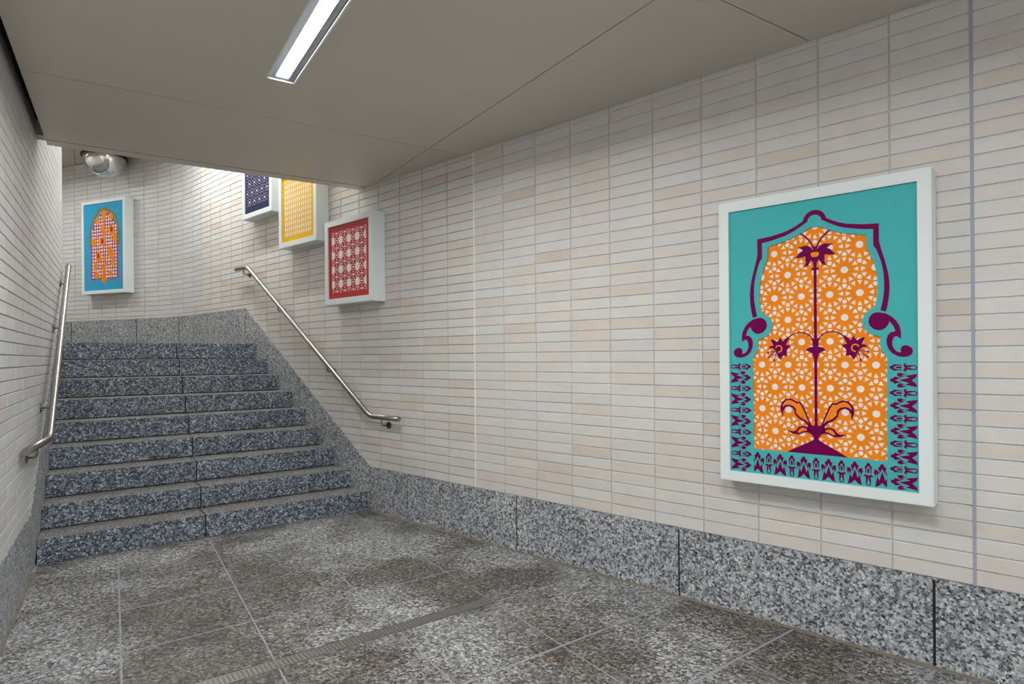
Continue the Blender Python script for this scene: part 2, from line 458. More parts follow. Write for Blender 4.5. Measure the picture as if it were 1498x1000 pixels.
def lay_tiles(parent, P, F, s_from, s_to, joff, low, brk, top, limit=300, skip=(), mat='tile'):
    items = []
    j0 = math.floor((s_from - joff) / TW) - 1; j1 = math.ceil((s_to - joff) / TW) + 1
    for j in range(j0, j1):
        a, b = joff + j * TW + TG / 2, joff + (j + 1) * TW - TG / 2
        a, b = max(a, s_from + TG / 2), min(b, s_to - TG / 2)
        if b - a < .02: continue
        for i in range(0, 62):
            z0, z1 = HB + i * TH + TG / 2, HB + (i + 1) * TH - TG / 2
            zt = top(.5 * (a + b)) - .004
            if z0 > zt - .012: break
            z1 = min(z1, zt)
            full = (b - a) > TW - TG - 1e-4 and z1 - z0 > TH - TG - 1e-4
            cuts = [a] + [x for x in brk if a < x < b] + [b]
            polys = []; clipped = False
            for p, q in zip(cuts[:-1], cuts[1:]):
                lp, lq = low(p + 1e-6) + .004, low(q - 1e-6) + .004
                if min(z0, z0) >= max(lp, lq): polys.append([(p, z0), (q, z0), (q, z1), (p, z1)]); continue
                clipped = True
                if z1 <= min(lp, lq): continue
                m = (lq - lp) / (q - p)
                pl = clip([(p, z0), (q, z0), (q, z1), (p, z1)], -m, 1.0, lp - m * p)
                if len(pl) > 2 and area2(pl) > 1e-5: polys.append(pl)
            if not polys: continue
            if not clipped: polys = [[(a, z0), (b, z0), (b, z1), (a, z1)]]
            sc, zc = .5 * (a + b), .5 * (z0 + z1)
            c = P(sc, zc)
            pr = [project(P(s, z)) for s, z in ((a, z0), (b, z0), (b, z1), (a, z1))]
            vis = 0.0
            if all(pr) and not hidden_by_ceiling(c):
                x, y = np.mean([p[0] for p in pr]), np.mean([p[1] for p in pr])
                if -10 < x < 1508 and -10 < y < 1010: vis = area2(pr) * sum(area2(p) for p in polys) / ((b - a) * (z1 - z0))
                for (sa, sb, za, zb) in skip:
                    if sa < a and b < sb and za < z0 and z1 < zb: vis = 0.0
            items.append((vis, full and not clipped, sc, zc, polys))
    items.sort(key=lambda t: -t[0])
    rest = MB()
    for n_, (vis, full, sc, zc, polys) in enumerate(items):
        dz = random.uniform(-.0009, .0005)
        o, ax, ou = F(sc)
        up = Vector((0, 0, 1)); c = o + up * zc + ou * dz
        if full:
            if n_ < limit and vis > 0:
                ob = bpy.data.objects.new('tile', FULLME[mat]); COL.objects.link(ob); ob.parent = parent
                ob.matrix_local = Matrix(((ax.x, up.x, ou.x, c.x), (ax.y, up.y, ou.y, c.y), (ax.z, up.z, ou.z, c.z), (0, 0, 0, 1)))
            else:
                rest.add([c + ax * v.x + up * v.y + ou * v.z for v in FULL.v], FULL.f)
        else:
            mb = MB() if (n_ < limit and vis > 0) else rest
            for pl in polys: mb.prism([P(s, z, -.012) for s, z in pl], [P(s, z, dz) for s, z in pl], cap_bottom=False)
            if mb is not rest: mb.build('tile', mat, parent)
    o = rest.build('tile_field', mat, parent); o['kind'] = 'stuff'
lay_tiles(wall_right, PR, FR, -6.5, SJ, JOFF, low_r, (4.916, 7.49), lambda s: CZ + .02, skip=[(.45, 1.5, .74, 2.25)])
lay_tiles(wall_stair, PR, FR, SJ, SB, JOFF, low_r, (4.916, 7.49), lambda s: CZ + .02 if s < 5.0 else UZ, skip=[(4.6, 5.45, 1.93, 2.74)])
lay_tiles(wall_back, PR, FR, SB, 15.2, JOFF, low_r, (4.916, 7.49), lambda s: UZ, mat='tile_b')
lay_tiles(wall_left, PL, FL, -6.5, LEND, 4.543, low_l, (5.14, 7.62), lambda s: CZ + .1 if s < 5.3 else UZ, mat='tile_b')
mb = MB(); mb.prism([PR(SJ - .006, HB, -.006), PR(SJ + .006, HB, -.006), PR(SJ + .006, HB, +.0012), PR(SJ - .006, HB, .0012)],
                    [PR(SJ - .006, CZ, -.006), PR(SJ + .006, CZ, -.006), PR(SJ + .006, CZ, +.0012), PR(SJ - .006, CZ, .0012)])
o = mb.build('sealant_joint', 'seal', wall_right); o['label'] = 'white vertical sealant joint'
s13 = JOFF - 13 * TW
mb = MB(); mb.prism([PR(s13 - .007, HB, -.006), PR(s13 + .007, HB, -.006), PR(s13 + .007, HB, .0008), PR(s13 - .007, HB, .0008)],
                    [PR(s13 - .007, CZ, -.006), PR(s13 + .007, CZ, -.006), PR(s13 + .007, CZ, .0008), PR(s13 - .007, CZ, .0008)])
o = mb.build('sealant_joint', 'seal_grey', wall_right); o['label'] = 'wide grey vertical sealant joint'

# ---- granite base courses
def slab_prism(mb, P, poly, d0, d1):
    mb.prism([P(s, z, d0) for s, z in poly], [P(s, z, d1) for s, z in poly])
def dark_strip(P, ss, low_fn, zb):
    mb = MB()
    for a, b in zip(ss[:-1], ss[1:]):
        slab_prism(mb, P, [(a, zb(a)), (b, zb(b)), (b, low_fn(b) - .01), (a, low_fn(a) - .01)], -.012, -.003)
    return mb
def bead(P, a, b, parent, z=0.0):
    mb = MB(); mb.prism([P(a, z, .0), P(a, z, .016), P(a, z + .010, .004)], [P(b, z, .0), P(b, z, .016), P(b, z + .010, .004)])
    mb.build('sealant_bead', 'bead', parent)
base_r = struct(dark_strip(PR, [-6.5, 4.916, 7.49], low_r, lambda s: 0 if s < 5 else low_r(s) - .8).build('baseboard_right', 'jdark'), 'speckled grey granite base under the right-hand tiles, rising with the stair', 'baseboard')
J = [4.916, 4.343, 3.065, 1.771, .511, -.755, -2.02, -3.285, -4.55, -5.8]
for a, b in zip(J[1:], J[:-1]):
    mb = MB(); slab_prism(mb, PR, [(a + .006, 0), (b - .006, 0), (b - .006, HB), (a + .006, HB)], -.02, .004); mb.build('granite_slab', 'gwall', base_r)
for a, b in ((4.916, 6.205), (6.205, 7.49)):
    mb = MB(); slab_prism(mb, PR, [(a + .006, max(0, low_r(a) - .75)), (b - .006, max(0, low_r(b) - .75)), (b - .006, low_r(b)), (a + .006, low_r(a))], -.02, .004)
    mb.build('granite_slab', 'gwall', base_r)
bead(PR, -5.8, 4.9, base_r)
JB = [7.49, 8.62, 9.55, 10.56, 12.04, 13.4, 15.0]
ssb = list(np.arange(7.49, 15.01, .2))
base_b = struct(dark_strip(PR, ssb, lambda s: 2.032, lambda s: LZ).build('baseboard_back', 'jdark'), 'grey granite base of the curved wall on the upper landing', 'baseboard')
for a, b in zip(JB[:-1], JB[1:]):
    n_ = max(1, int((b - a) / .16)) if a > 8 and a < 11 else 1
    xs = np.linspace(a + .011, b - .011, n_ + 1); mb = MB()
    for p, q in zip(xs[:-1], xs[1:]): slab_prism(mb, PR, [(p, LZ), (q, LZ), (q, 2.032), (p, 2.032)], -.02, .004)
    mb.build('granite_slab', 'gwall', base_b)
base_l = struct(dark_strip(PL, [-6.5, 5.14, 7.62, 7.7], low_l, lambda s: 0 if s < 5.2 else max(0, low_l(s) - .8)).build('baseboard_left', 'jdark'), 'grey granite base under the left-hand tiles, rising with the stair', 'baseboard')
J = [5.14, 3.87, 2.6, 1.33, .06, -1.2, -2.5, -3.8, -5.1]
for a, b in zip(J[1:], J[:-1]):
    mb = MB(); slab_prism(mb, PL, [(a + .006, 0), (b - .006, 0), (b - .006, HB), (a + .006, HB)], -.02, .004); mb.build('granite_slab', 'gwall', base_l)
for a, b in ((5.14, 6.4), (6.4, 7.62)):
    mb = MB(); slab_prism(mb, PL, [(a + .006, max(0, low_l(a) - .75)), (b - .006, max(0, low_l(b) - .75)), (b - .006, low_l(b)), (a + .006, low_l(a))], -.02, .004)
    mb.build('granite_slab', 'gwall', base_l)
bead(PL, -5.0, 5.22, base_l)

# ---- passage ceiling
def gclip(poly, gap_l, gap_r):      # poly in (l, t)
    w = [tuple(grid(l, t)[:2]) for l, t in poly]
    w = clip(clip(w, LN[0], LN[1], DL + gap_l), -N[0], -N[1], -(D - gap_r))
    return [(x * GL[0] + y * GL[1], x * GT[0] + y * GT[1]) for x, y in w]
def gp(l, t, z): return grid(l, t, z)
void = gclip([(-5, -6), (5.72, -6), (5.72, 12), (-5, 12)], -.1, -.1)
mb = MB(); mb.prism([gp(l, t, CZ + .14) for l, t in void], [gp(l, t, CZ + .2) for l, t in void])  # unseen black plate added above the panels: blocks outside light, keeps the gaps dark
ceiling = struct(mb.build('ceiling', 'black'), 'low ceiling of large warm grey metal panels over the passage', 'ceiling')
LEDGE = 5.585
gl_ = [LEDGE, 4.312, 1.822, -.668, -3.158, -5.0]
gt_ = [-6.0, 2.06, 4.55, 7.04, 9.53, 12.0]
LAMPS = [3.067, .577, -1.913, -4.2]
LT, LW, LLEN = .8405, .148, 1.274
for l1, l0 in zip(gl_[:-1], gl_[1:]):
    for t0, t1 in zip(gt_[:-1], gt_[1:]):
        poly = gclip([(l0 + .0035, t0 + .0035), (l1 - .0035, t0 + .0035), (l1 - .0035, t1 - .0035), (l0 + .0035, t1 - .0035)], .055, .012)
        if len(poly) < 3 or area2(poly) < .01: continue
        mb = MB(); lamp = [c for c in LAMPS if l0 < c < l1 and t0 < LT < t1 and c - LLEN / 2 > l0]
        if lamp:
            c = lamp[0]
            hole = [(c - LLEN / 2, LT - LW / 2), (c + LLEN / 2, LT - LW / 2), (c + LLEN / 2, LT + LW / 2), (c - LLEN / 2, LT + LW / 2)]
            mb.ring(poly, hole, lambda a, b, h: gp(a, b, h), CZ, CZ + .02)
        else:
            mb.prism([gp(l, t, CZ) for l, t in poly], [gp(l, t, CZ + .02) for l, t in poly])
        mb.build('ceiling_panel', 'panel', ceiling)
poly = gclip([(LEDGE + .018, -6), (5.728, -6), (5.728, 12), (LEDGE + .018, 12)], .055, .012)
mb = MB(); mb.prism([gp(l, t, CZ) for l, t in poly], [gp(l, t, CZ + .03) for l, t in poly])
struct(mb.build('trim_1', 'panel'), 'narrow metal edge strip closing the low ceiling above the stair', 'trim')
poly = gclip([(5.60, -6), (5.728, -6), (5.728, 12), (5.60, 12)], 0, 0)
mb = MB(); mb.prism([gp(l, t, CZ + .03) for l, t in poly], [gp(l, t, UZ + .05) for l, t in poly])
struct(mb.build('wall_fascia', 'panel_up'), 'metal fascia above the edge of the low ceiling', 'wall')

# ---- stair ceiling
pts = [tuple(PL(5.0, 0, -.2)[:2]), tuple(PR(4.7, 0, -.2)[:2])] + [tuple(PR(s, 0, -.1)[:2]) for s in np.arange(7.0, 15.3, .25)] + [tuple(far_l[:2]), tuple(cl[:2])]
mb = MB(); mb.prism(lift(pts, UZ + .03), lift(pts, UZ + .1))
ceil_up = struct(mb.build('ceiling_upper', 'black'), 'higher warm grey panelled ceiling over the stair and landing', 'ceiling')
q0, q1 = np.array([-6.4426, 9.1822]), np.array([-6.9046, 9.8784])
dv = (q1 - q0) / np.linalg.norm(q1 - q0); nv = np.array([dv[1], -dv[0]])
cvx = [tuple(PL(5.0, 0, -.1)[:2]), tuple(PR(4.7, 0, -.1)[:2]), tuple(PR(9.2, 0, -.1)[:2]), tuple(PR(9.8, 0, -.1)[:2]), tuple(PR(10.4, 0, -.1)[:2]), tuple(PR(15.2, 0, -.1)[:2]), tuple(far_l[:2])]
for k in range(-4, 8):
    c = nv @ q0 + k * 1.245
    p = clip(clip(cvx, nv[0], nv[1], c + .003), -nv[0], -nv[1], -(c + 1.245 - .003))
    p = clip(p, GL[0], GL[1], 5.73)
    if len(p) < 3 or area2(p) < .01: continue
    mb = MB(); mb.prism(lift(p, UZ), lift(p, UZ + .02)); mb.build('ceiling_panel', 'panel_up', ceil_up)

# ================================================================== lamps
def lamp(center, along, across, length, width, label, mat, group):
    c = Vector(center); u = Vector((along[0], along[1], 0)).normalized(); w = Vector((across[0], across[1], 0)).normalized()
    up = Vector((0, 0, 1))
    t = thing('linear_ceiling_lamp', label, 'ceiling lamp', c, group)
    def pt(l, a, h): return c + u * l + w * a + up * h
    L, H = length / 2, width / 2
    mb = MB()
    outer = [(-L - .006, -H - .006), (L + .006, -H - .006), (L + .006, H + .006), (-L - .006, H + .006)]
    inner = [(-L + .004, -H + .004), (L - .004, -H + .004), (L - .004, H - .004), (-L + .004, H - .004)]
    mb.ring(outer, inner, lambda a, b, h: pt(a, b, h), -.003, .002)
    mb.build('trim_frame', 'frame', t)
    mb = MB(); hw = .033
    for a0, a1 in ((-H + .004, -hw), (hw, H - .004)):
        mb.prism([pt(-L, a0, .004), pt(L, a0, .004), pt(L, a1, .008), pt(-L, a1, .008)], [pt(-L, a0, .05), pt(L, a0, .05), pt(L, a1, .05), pt(-L, a1, .05)])
    for e0, e1 in ((-L, -L + .035), (L - .035, L)):
        mb.prism([pt(e0, -hw, .006), pt(e1, -hw, .006), pt(e1, hw, .006), pt(e0, hw, .006)], [pt(e0, -hw, .05), pt(e1, -hw, .05), pt(e1, hw, .05), pt(e0, hw, .05)])
    mb.build('lens_surround', 'alu', t)
    mb = MB()
    mb.prism([pt(-L + .035, -hw, .009), pt(L - .035, -hw, .009), pt(L - .035, hw, .009), pt(-L + .035, hw, .009)],
             [pt(-L + .035, -hw, .045), pt(L - .035, -hw, .045), pt(L - .035, hw, .045), pt(-L + .035, hw, .045)])
    mb.build('diffuser', mat, t)
    return t
for k, c in enumerate(LAMPS):
    lab = ['long white recessed lamp set in the low ceiling, its end in view', 'recessed ceiling lamp behind the one in view, first of the row out of frame',
           'recessed ceiling lamp further back in the passage, second out of frame', 'recessed ceiling lamp at the far back of the passage'][k]
    if c - LLEN / 2 < BACK: continue
    lamp(grid(c, LT, CZ), GL, GT, LLEN, LW, lab, 'lamp', 'recessed lamps in the low ceiling')
for k, (s, dd) in enumerate(((6.3, .66), (8.2, .72))):
    p = PR(s, UZ - .058, dd)
    lamp(p, U, N, LLEN, LW, ['lamp above the stair near the wall of framed screens, hidden by the low ceiling', 'lamp above the top of the stair by the curved wall, hidden by the low ceiling'][k], 'lamp_up', 'lamps above the stair')
p = PR(12.0, UZ - .058, 1.45)
lamp(p, RET, np.array([RET[1], -RET[0]]), LLEN, LW, 'lamp above the upper landing behind the left wall', 'lamp_up', 'lamps above the stair')

# ================================================================== floor drain
DF0, DF1, DT0 = 2.925, 3.012, .02
drain = thing('floor_drain', 'long perforated stainless steel drain channel across the paved floor', 'drain', stair(1.0, 2.97))
mb = MB()
def box_st(mb, t0, t1, f0, f1, z0, z1):
    mb.prism([stair(t, f, z0) for t, f in ((t0, f0), (t1, f0), (t1, f1), (t0, f1))], [stair(t, f, z1) for t, f in ((t0, f0), (t1, f0), (t1, f1), (t0, f1))])
box_st(mb, DT0, DT1, DF0 + .002, DF1 - .002, -.0021, -.0019); mb.build('channel', 'jdark', drain)
mb = MB()
for f0, f1 in ((DF0, DF0 + .008), (DF1 - .006, DF1)): box_st(mb, DT0, DT1, f0, f1, -.004, .0016)
box_st(mb, DT0, DT0 + .006, DF0, DF1, -.004, .0016); box_st(mb, DT1 - .006, DT1, DF0, DF1, -.004, .0016)
mb.build('channel_frame', 'steel', drain)
mb = MB()
fa, fb = DF0 + .008, DF1 - .006
nb = 5
for i in range(nb + 1):
    f = fa + (fb - fa) * i / nb; box_st(mb, DT0 + .006, DT1 - .006, max(fa, f - .0045), min(fb, f + .0045), -.003, .0008)
t = DT0 + .006
while t < DT1 - .006:
    box_st(mb, t, t + .0095, fa, fb, -.003, .0006); t += .0200
o = mb.build('perforated_grate', 'grate', drain); o['kind'] = 'stuff'

# ================================================================== handrails
def smooth_path(pts, r=.07, n=6):
    pts = [Vector(p) for p in pts]; out = [pts[0]]
    for a, b, c in zip(pts[:-2], pts[1:-1], pts[2:]):
        d0, d1 = (a - b), (c - b); k = min(r, d0.length * .45, d1.length * .45)
        p0, p1 = b + d0.normalized() * k, b + d1.normalized() * k
        for i in range(n + 1):
            t = i / n; out.append(p0 * (1 - t) ** 2 + b * 2 * t * (1 - t) + p1 * t * t)
    return out + [pts[-1]]
def handrail(P, F, path, stations, label, org, rail_pt):
    h = thing('stair_handrail', label, 'handrail', org, 'stair handrails')
    mb = MB(); pts = smooth_path([P(*p) for p in path], .06); mb.tube(pts, .0228, 20)
    mb.build('rail', 'steel', h, smooth=True)
    for s in stations:
        z, d = rail_pt(s)
        o, ax, ou = F(s)
        zr = z - .075
        br = MB(); a = P(s, zr, .004); br.tube(smooth_path([a, P(s, zr, d), P(s, z - .018, d)], .035), .006, 10)
        b = br.build('bracket', 'steel_dk', h, smooth=True)
        ro = MB(); ro.disc(P(s, zr, -.002), ou, .033, .008, 24); ro.disc(P(s, zr, .006), ou, .02, .004, 20)
        ro.build('wall_rosette', 'steel_dk', b)
    return h
def rr_pt(s): return (2.502 if s > 7.26 else .891 if s < 4.79 else .891 + (s - 4.79) * (2.502 - .891) / (7.26 - 4.79)), .08
handrail(PR, FR, [(7.56, 2.502, .08), (7.26, 2.502, .08), (4.79, .891, .08), (4.36, .891, .08)], (7.36, 6.52, 5.51, 4.61),
         'brushed steel handrail on the right wall below the framed screens', PR(4.61, .816, 0), rr_pt)
LB0, LB1, LB2 = (4.62, .882, .034), (5.31, .885, .09), (7.66, 2.37, .055)
def lr_pt(s):
    if s < LB1[0]:
        k = (s - LB0[0]) / (LB1[0] - LB0[0]); return .883, LB0[2] + k * (LB1[2] - LB0[2])
    k = min(1, (s - LB1[0]) / (LB2[0] - LB1[0])); return LB1[1] + k * (LB2[1] - LB1[1]), LB1[2] + k * (LB2[2] - LB1[2])
handrail(PL, FL, [LB0, LB1, LB2, (7.74, 2.372, .045)], (4.93, 5.72, 6.72, 7.45),
         'brushed steel handrail on the left wall of the stair', PL(4.93, .81, 0), lr_pt)

# ================================================================== framed artworks
def art_box(name, label, s_c, zc, w, h, depth, border, group='wall-mounted framed screens'):
    o, ax, ou = FR(s_c); up = Vector((0, 0, 1))
    t = thing(name, label, 'artwork', o + up * (zc - h / 2), group)
    def fn(a, b, hh): return o + ax * a + up * (zc + b) + ou * hh
    W_, H_ = w / 2, h / 2
    rect = lambda x, y: [(-x, -y), (x, -y), (x, y), (-x, y)]
    mb = MB()
    mb.ring(rect(W_, H_), rect(W_ - border, H_ - border), fn, .003, depth - .004)
    mb.ring(rect(W_ - .004, H_ - .004), rect(W_ - border, H_ - border), fn, depth - .004, depth)
    mb.build('frame', 'frame', t)
    return t, fn
def flat(mb, poly, fn, h0, h1):
    if len(poly) < 3: return
    mb.prism([fn(a, b, h0) for a, b in poly], [fn(a, b, h1) for a, b in poly], cap_bottom=False)
def ngon(ca, cb, r, n, rot=0.0, ry=None):
    ry = r if ry is None else ry
    return [(ca + r * math.cos(rot + 2 * math.pi * k / n), cb + ry * math.sin(rot + 2 * math.pi * k / n)) for k in range(n)]
def rclip(poly, x0, x1, y0, y1):
    for a, b, c in ((1, 0, x0), (-1, 0, -x1), (0, 1, y0), (0, -1, -y1)):
        if len(poly) > 2: poly = clip(poly, a, b, c)
    return poly if len(poly) > 2 and area2(poly) > 2e-7 else []
def stroke(pts, w):                # ribbon along a polyline
    L, R_ = [], []
    for i, p in enumerate(pts):
        a = pts[max(0, i - 1)]; b = pts[min(len(pts) - 1, i + 1)]
        dx, dy = b[0] - a[0], b[1] - a[1]; k = math.hypot(dx, dy) or 1
        L.append((p[0] - dy / k * w, p[1] + dx / k * w)); R_.append((p[0] + dy / k * w, p[1] - dx / k * w))
    return [[L[i], L[i + 1], R_[i + 1], R_[i]] for i in range(len(pts) - 1)]
def spline(pts, n=5):
    out = []
    for i in range(len(pts) - 1):
        p0, p1, p2, p3 = pts[max(0, i - 1)], pts[i], pts[i + 1], pts[min(len(pts) - 1, i + 2)]
        for k in range(n):
            t = k / n
            out.append(tuple(.5 * ((2 * p1[j]) + (-p0[j] + p2[j]) * t + (2 * p0[j] - 5 * p1[j] + 4 * p2[j] - p3[j]) * t * t + (-p0[j] + 3 * p1[j] - 3 * p2[j] + p3[j]) * t ** 3) for j in (0, 1)))
    return out + [pts[-1]]
def mir(p): return [(-a, b) for a, b in reversed(p)]

# ---- the large turquoise panel
A = {'band_out': [(0.0073, 0.6377), (0.0255, 0.6317), (0.041, 0.6188), (0.0508, 0.6022), (0.0547, 0.5909), (0.0685, 0.5828), (0.0958, 0.5677), (0.1228, 0.5567), (0.1496, 0.5484), (0.2136, 0.5362), (0.2802, 0.5307), (0.2797, 0.4474), (0.2905, 0.4032), (0.3056, 0.3461), (0.3162, 0.2949), (0.3211, 0.2444), (0.3191, 0.1945), (0.3117, 0.1449), (0.3055, 0.1211)], 'band_in': [(0.0059, 0.6154), (0.02, 0.6084), (0.0296, 0.5965), (0.0339, 0.5838), (0.0463, 0.5773), (0.0684, 0.5636), (0.0957, 0.5483), (0.1227, 0.5361), (0.1494, 0.5279), (0.2077, 0.514), (0.2563, 0.5076), (0.2561, 0.4302), (0.2675, 0.4135), (0.2793, 0.3805), (0.2909, 0.3382), (0.2978, 0.2904), (0.2992, 0.2462), (0.2981, 0.2117), (0.2926, 0.1712), (0.2835, 0.1289)], 'field': [(0.0055, 0.558), (0.0293, 0.5514), (0.0543, 0.5371), (0.0818, 0.5242), (0.109, 0.5131), (0.1493, 0.5016), (0.227, 0.4844), (0.23, 0.4258), (0.2434, 0.3936), (0.26, 0.3459), (0.2698, 0.2993), (0.2734, 0.2535), (0.2708, 0.1929), (0.2653, 0.162), (0.2576, 0.1437), (0.2389, 0.1327), (0.2168, 0.1128), (0.2089, 0.0885), (0.2102, 0.0637), (0.2226, 0.0386), (0.2444, 0.0203), (0.266, 0.0121), (0.283, 0.0103), (0.281, -0.0363), (0.2887, -0.0572), (0.3097, -0.087), (0.3069, -0.5688)], 'scroll': [(0.2759, 0.1202), (0.3063, 0.1134), (0.3302, 0.0967), (0.3479, 0.077), (0.3611, 0.0509), (0.3653, 0.0235), (0.3645, -0.0054), (0.3563, 0.0033), (0.346, 0.0087), (0.3356, 0.0022), (0.3301, -0.0166), (0.3309, -0.0337), (0.3382, -0.051), (0.35, -0.0631), (0.3647, -0.0667), (0.3633, -0.0547), (0.3649, -0.0428), (0.3752, -0.0345), (0.3883, -0.0341), (0.4027, -0.0418), (0.4113, -0.057), (0.4069, -0.0738), (0.3938, -0.0839), (0.3734, -0.0871), (0.3528, -0.0836), (0.3321, -0.0715), (0.3173, -0.0541), (0.3084, -0.0299), (0.3071, -0.0057), (0.3132, 0.0148), (0.3253, 0.0265), (0.3432, 0.03), (0.3403, 0.0414), (0.333, 0.0588), (0.3196, 0.0766), (0.3135, 0.0596), (0.3029, 0.0462), (0.2876, 0.0381), (0.2723, 0.0369), (0.2539, 0.0445), (0.2384, 0.0609), (0.2339, 0.0803), (0.2371, 0.0977), (0.2481, 0.113), (0.2636, 0.1202)], 'flower_top': [(0.0016, 0.4359), (0.0073, 0.4382), (0.0145, 0.451), (0.0287, 0.4643), (0.0455, 0.4696), (0.0649, 0.465), (0.0815, 0.4659), (0.0676, 0.4563), (0.0551, 0.4459), (0.073, 0.4363), (0.0839, 0.4215), (0.0948, 0.4128), (0.0728, 0.4109), (0.0438, 0.4158), (0.045, 0.3992), (0.0421, 0.3815), (0.0531, 0.3609), (0.0336, 0.3674), (0.0225, 0.3852), (0.0184, 0.3962), (0.0084, 0.3792), (0.0065, 0.3582), (0.0065, 0.3552), (0.0153, 0.3543), (0.0166, 0.3436), (0.0064, 0.3431), (0.0064, 0.3401), (0.001, 0.3406)], 'flower_heart': [(0.0016, 0.4314), (0.0087, 0.432), (0.0129, 0.4285), (0.0186, 0.4299), (0.0185, 0.4173), (0.0128, 0.4089), (0.0014, 0.4072)], 'tendril': [(0.0045, 0.4386), (0.0118, 0.4634), (0.0289, 0.4943), (0.0486, 0.5156), (0.0709, 0.5304)], 'node': [(0.0008, 0.0122), (0.008, 0.0053), (0.0165, 0.0051), (0.0121, -0.0351), (0.024, -0.0353), (0.0365, -0.0422), (0.0482, -0.0507), (0.0301, -0.0588), (0.0144, -0.067), (0.0095, -0.0921), (0.0067, -0.0988), (0.0, -0.0988)], 'branch': [(0.0104, -0.0044), (0.0262, 0.0197), (0.0485, 0.0339), (0.0778, 0.0383), (0.1041, 0.0305), (0.1258, 0.0156)], 'bell': [(0.1259, 0.0104), (0.1412, -0.0222), (0.1161, -0.0278), (0.1262, -0.038), (0.1363, -0.0483), (0.1381, -0.0639), (0.1332, -0.0795), (0.1533, -0.0759), (0.1635, -0.0863), (0.1704, -0.0985), (0.1789, -0.0845), (0.1856, -0.0669), (0.1923, -0.0528), (0.206, -0.0386), (0.2285, -0.0382), (0.2198, -0.0278), (0.2042, -0.0263), (0.211, -0.0103), (0.2178, 0.0075), (0.1988, 0.0035), (0.1851, -0.0073), (0.1765, 0.0012), (0.1714, 0.0081), (0.1764, 0.0169), (0.1646, 0.0096), (0.1606, -0.0027), (0.1562, -0.0062), (0.1477, 0.004), (0.1291, 0.0191)], 'bell_c': [(0.1768, -0.0425)], 'stamens': [(0.1923, -0.0528), (0.2304, -0.0601), (0.1941, -0.0563), (0.2289, -0.0835), (0.1889, -0.0599), (0.2002, -0.1019)], 'leaf': [(0.0226, -0.423), (0.0436, -0.3666), (0.0591, -0.3291), (0.0744, -0.3073), (0.0895, -0.3102), (0.1045, -0.2987), (0.1244, -0.2935), (0.144, -0.297), (0.1601, -0.3117), (0.1702, -0.3343), (0.1695, -0.3558), (0.158, -0.3878), (0.1572, -0.36), (0.1469, -0.3409), (0.1306, -0.3335), (0.1125, -0.3391), (0.1025, -0.3523), (0.1, -0.3724), (0.0805, -0.3935), (0.0535, -0.4081), (0.0363, -0.4294)], 'leaf_in': [(0.0337, -0.412), (0.0486, -0.3736), (0.0658, -0.3343), (0.0784, -0.3155), (0.0911, -0.3192), (0.1078, -0.3079), (0.1259, -0.3017), (0.1423, -0.3064), (0.1555, -0.3226), (0.1599, -0.3384), (0.147, -0.3284), (0.1307, -0.3249), (0.1076, -0.3304), (0.0942, -0.3455), (0.0934, -0.3655), (0.0756, -0.3847), (0.0484, -0.3993)], 'leaf2': [(0.0259, -0.4467), (0.0431, -0.4333), (0.0635, -0.4282), (0.0836, -0.4369), (0.0952, -0.4542), (0.1101, -0.4595), (0.1348, -0.4547), (0.1199, -0.4674), (0.1, -0.4712), (0.0783, -0.473), (0.0616, -0.4634), (0.0429, -0.4583), (0.0258, -0.4633)], 'leaf2_in': [(0.043, -0.4443), (0.0634, -0.4366), (0.0768, -0.4454), (0.0875, -0.4613), (0.0767, -0.4644), (0.0616, -0.4546), (0.043, -0.4509)], 'bulb': [(-0.0022, -0.4192), (0.0054, -0.4187), (0.0123, -0.4256), (0.0244, -0.4192), (0.0397, -0.4292), (0.0396, -0.4512), (0.0258, -0.4633), (0.0126, -0.4791), (0.0101, -0.4911), (0.0221, -0.5004), (0.1584, -0.5686), (-0.0033, -0.5701)]}
ZC = 1.4945
big_art, fn = art_box('framed_flower_panel', 'large white-framed turquoise panel with an orange pierced arch and purple flower', .9795, ZC, .972, 1.495, .11, .054, 'wall-mounted framed screens')
PW, PH = .972 / 2 - .05, 1.495 / 2 - .05
HT = .098
mb = MB(); flat(mb, [(-PW, -PH), (PW, -PH), (PW, PH), (-PW, PH)], fn, .01, .0855); mb.build('backing', 'white', big_art)
field = [(0, A['field'][0][1])] + [tuple(p) for p in A['field'][1:]]
field[-1] = (.3069, -.5655)
field_full = field + mir(field[1:])
mb = MB(); mb.ring([(-PW, -PH), (PW, -PH), (PW, PH), (-PW, PH)], field_full, fn, HT - .006, HT); mb.build('turquoise_plate', 'teal', big_art)
fx = .325
mb = MB(); flat(mb, [(-fx, -.575), (fx, -.575), (fx, .575), (-fx, .575)], fn, .0855, .0905)
screen_o = mb.build('orange_screen', 'orange', big_art)
mb = MB(); tiny = MB(); p_ = .1313; hv = p_ * .8660
z0_ = 1.8255 - ZC
for j in range(-9, 4):
    for i in range(-4, 5):
        ca = (i + (.5 if j % 2 else 0)) * p_; cb = z0_ + j * hv
        R0 = (-fx, fx, -.574, .574)
        flat(mb, rclip(ngon(ca, cb, .125 * p_, 14), *R0), fn, .09, .0912)
        for sg in (1, -1): flat(mb, rclip(ngon(ca, cb + sg * 0.577 * p_, .078 * p_, 10), *R0), fn, .09, .0912)
        for k in range(12):
            an = math.pi / 6 * k; c_, s_ = math.cos(an), math.sin(an)
            T = [(.30, 0), (.435, -.074), (.458, -.062), (.45, 0), (.458, .062), (.435, .074)]
            flat(mb, rclip([(ca + p_ * (x * c_ - y * s_), cb + p_ * (x * s_ + y * c_)) for x, y in T], *R0), fn, .09, .0912)
            an += math.pi / 12; c_, s_ = math.cos(an), math.sin(an)
            flat(tiny, rclip(ngon(ca + .235 * p_ * c_, cb + .235 * p_ * s_, .022 * p_, 5), *R0), fn, .09, .0910)
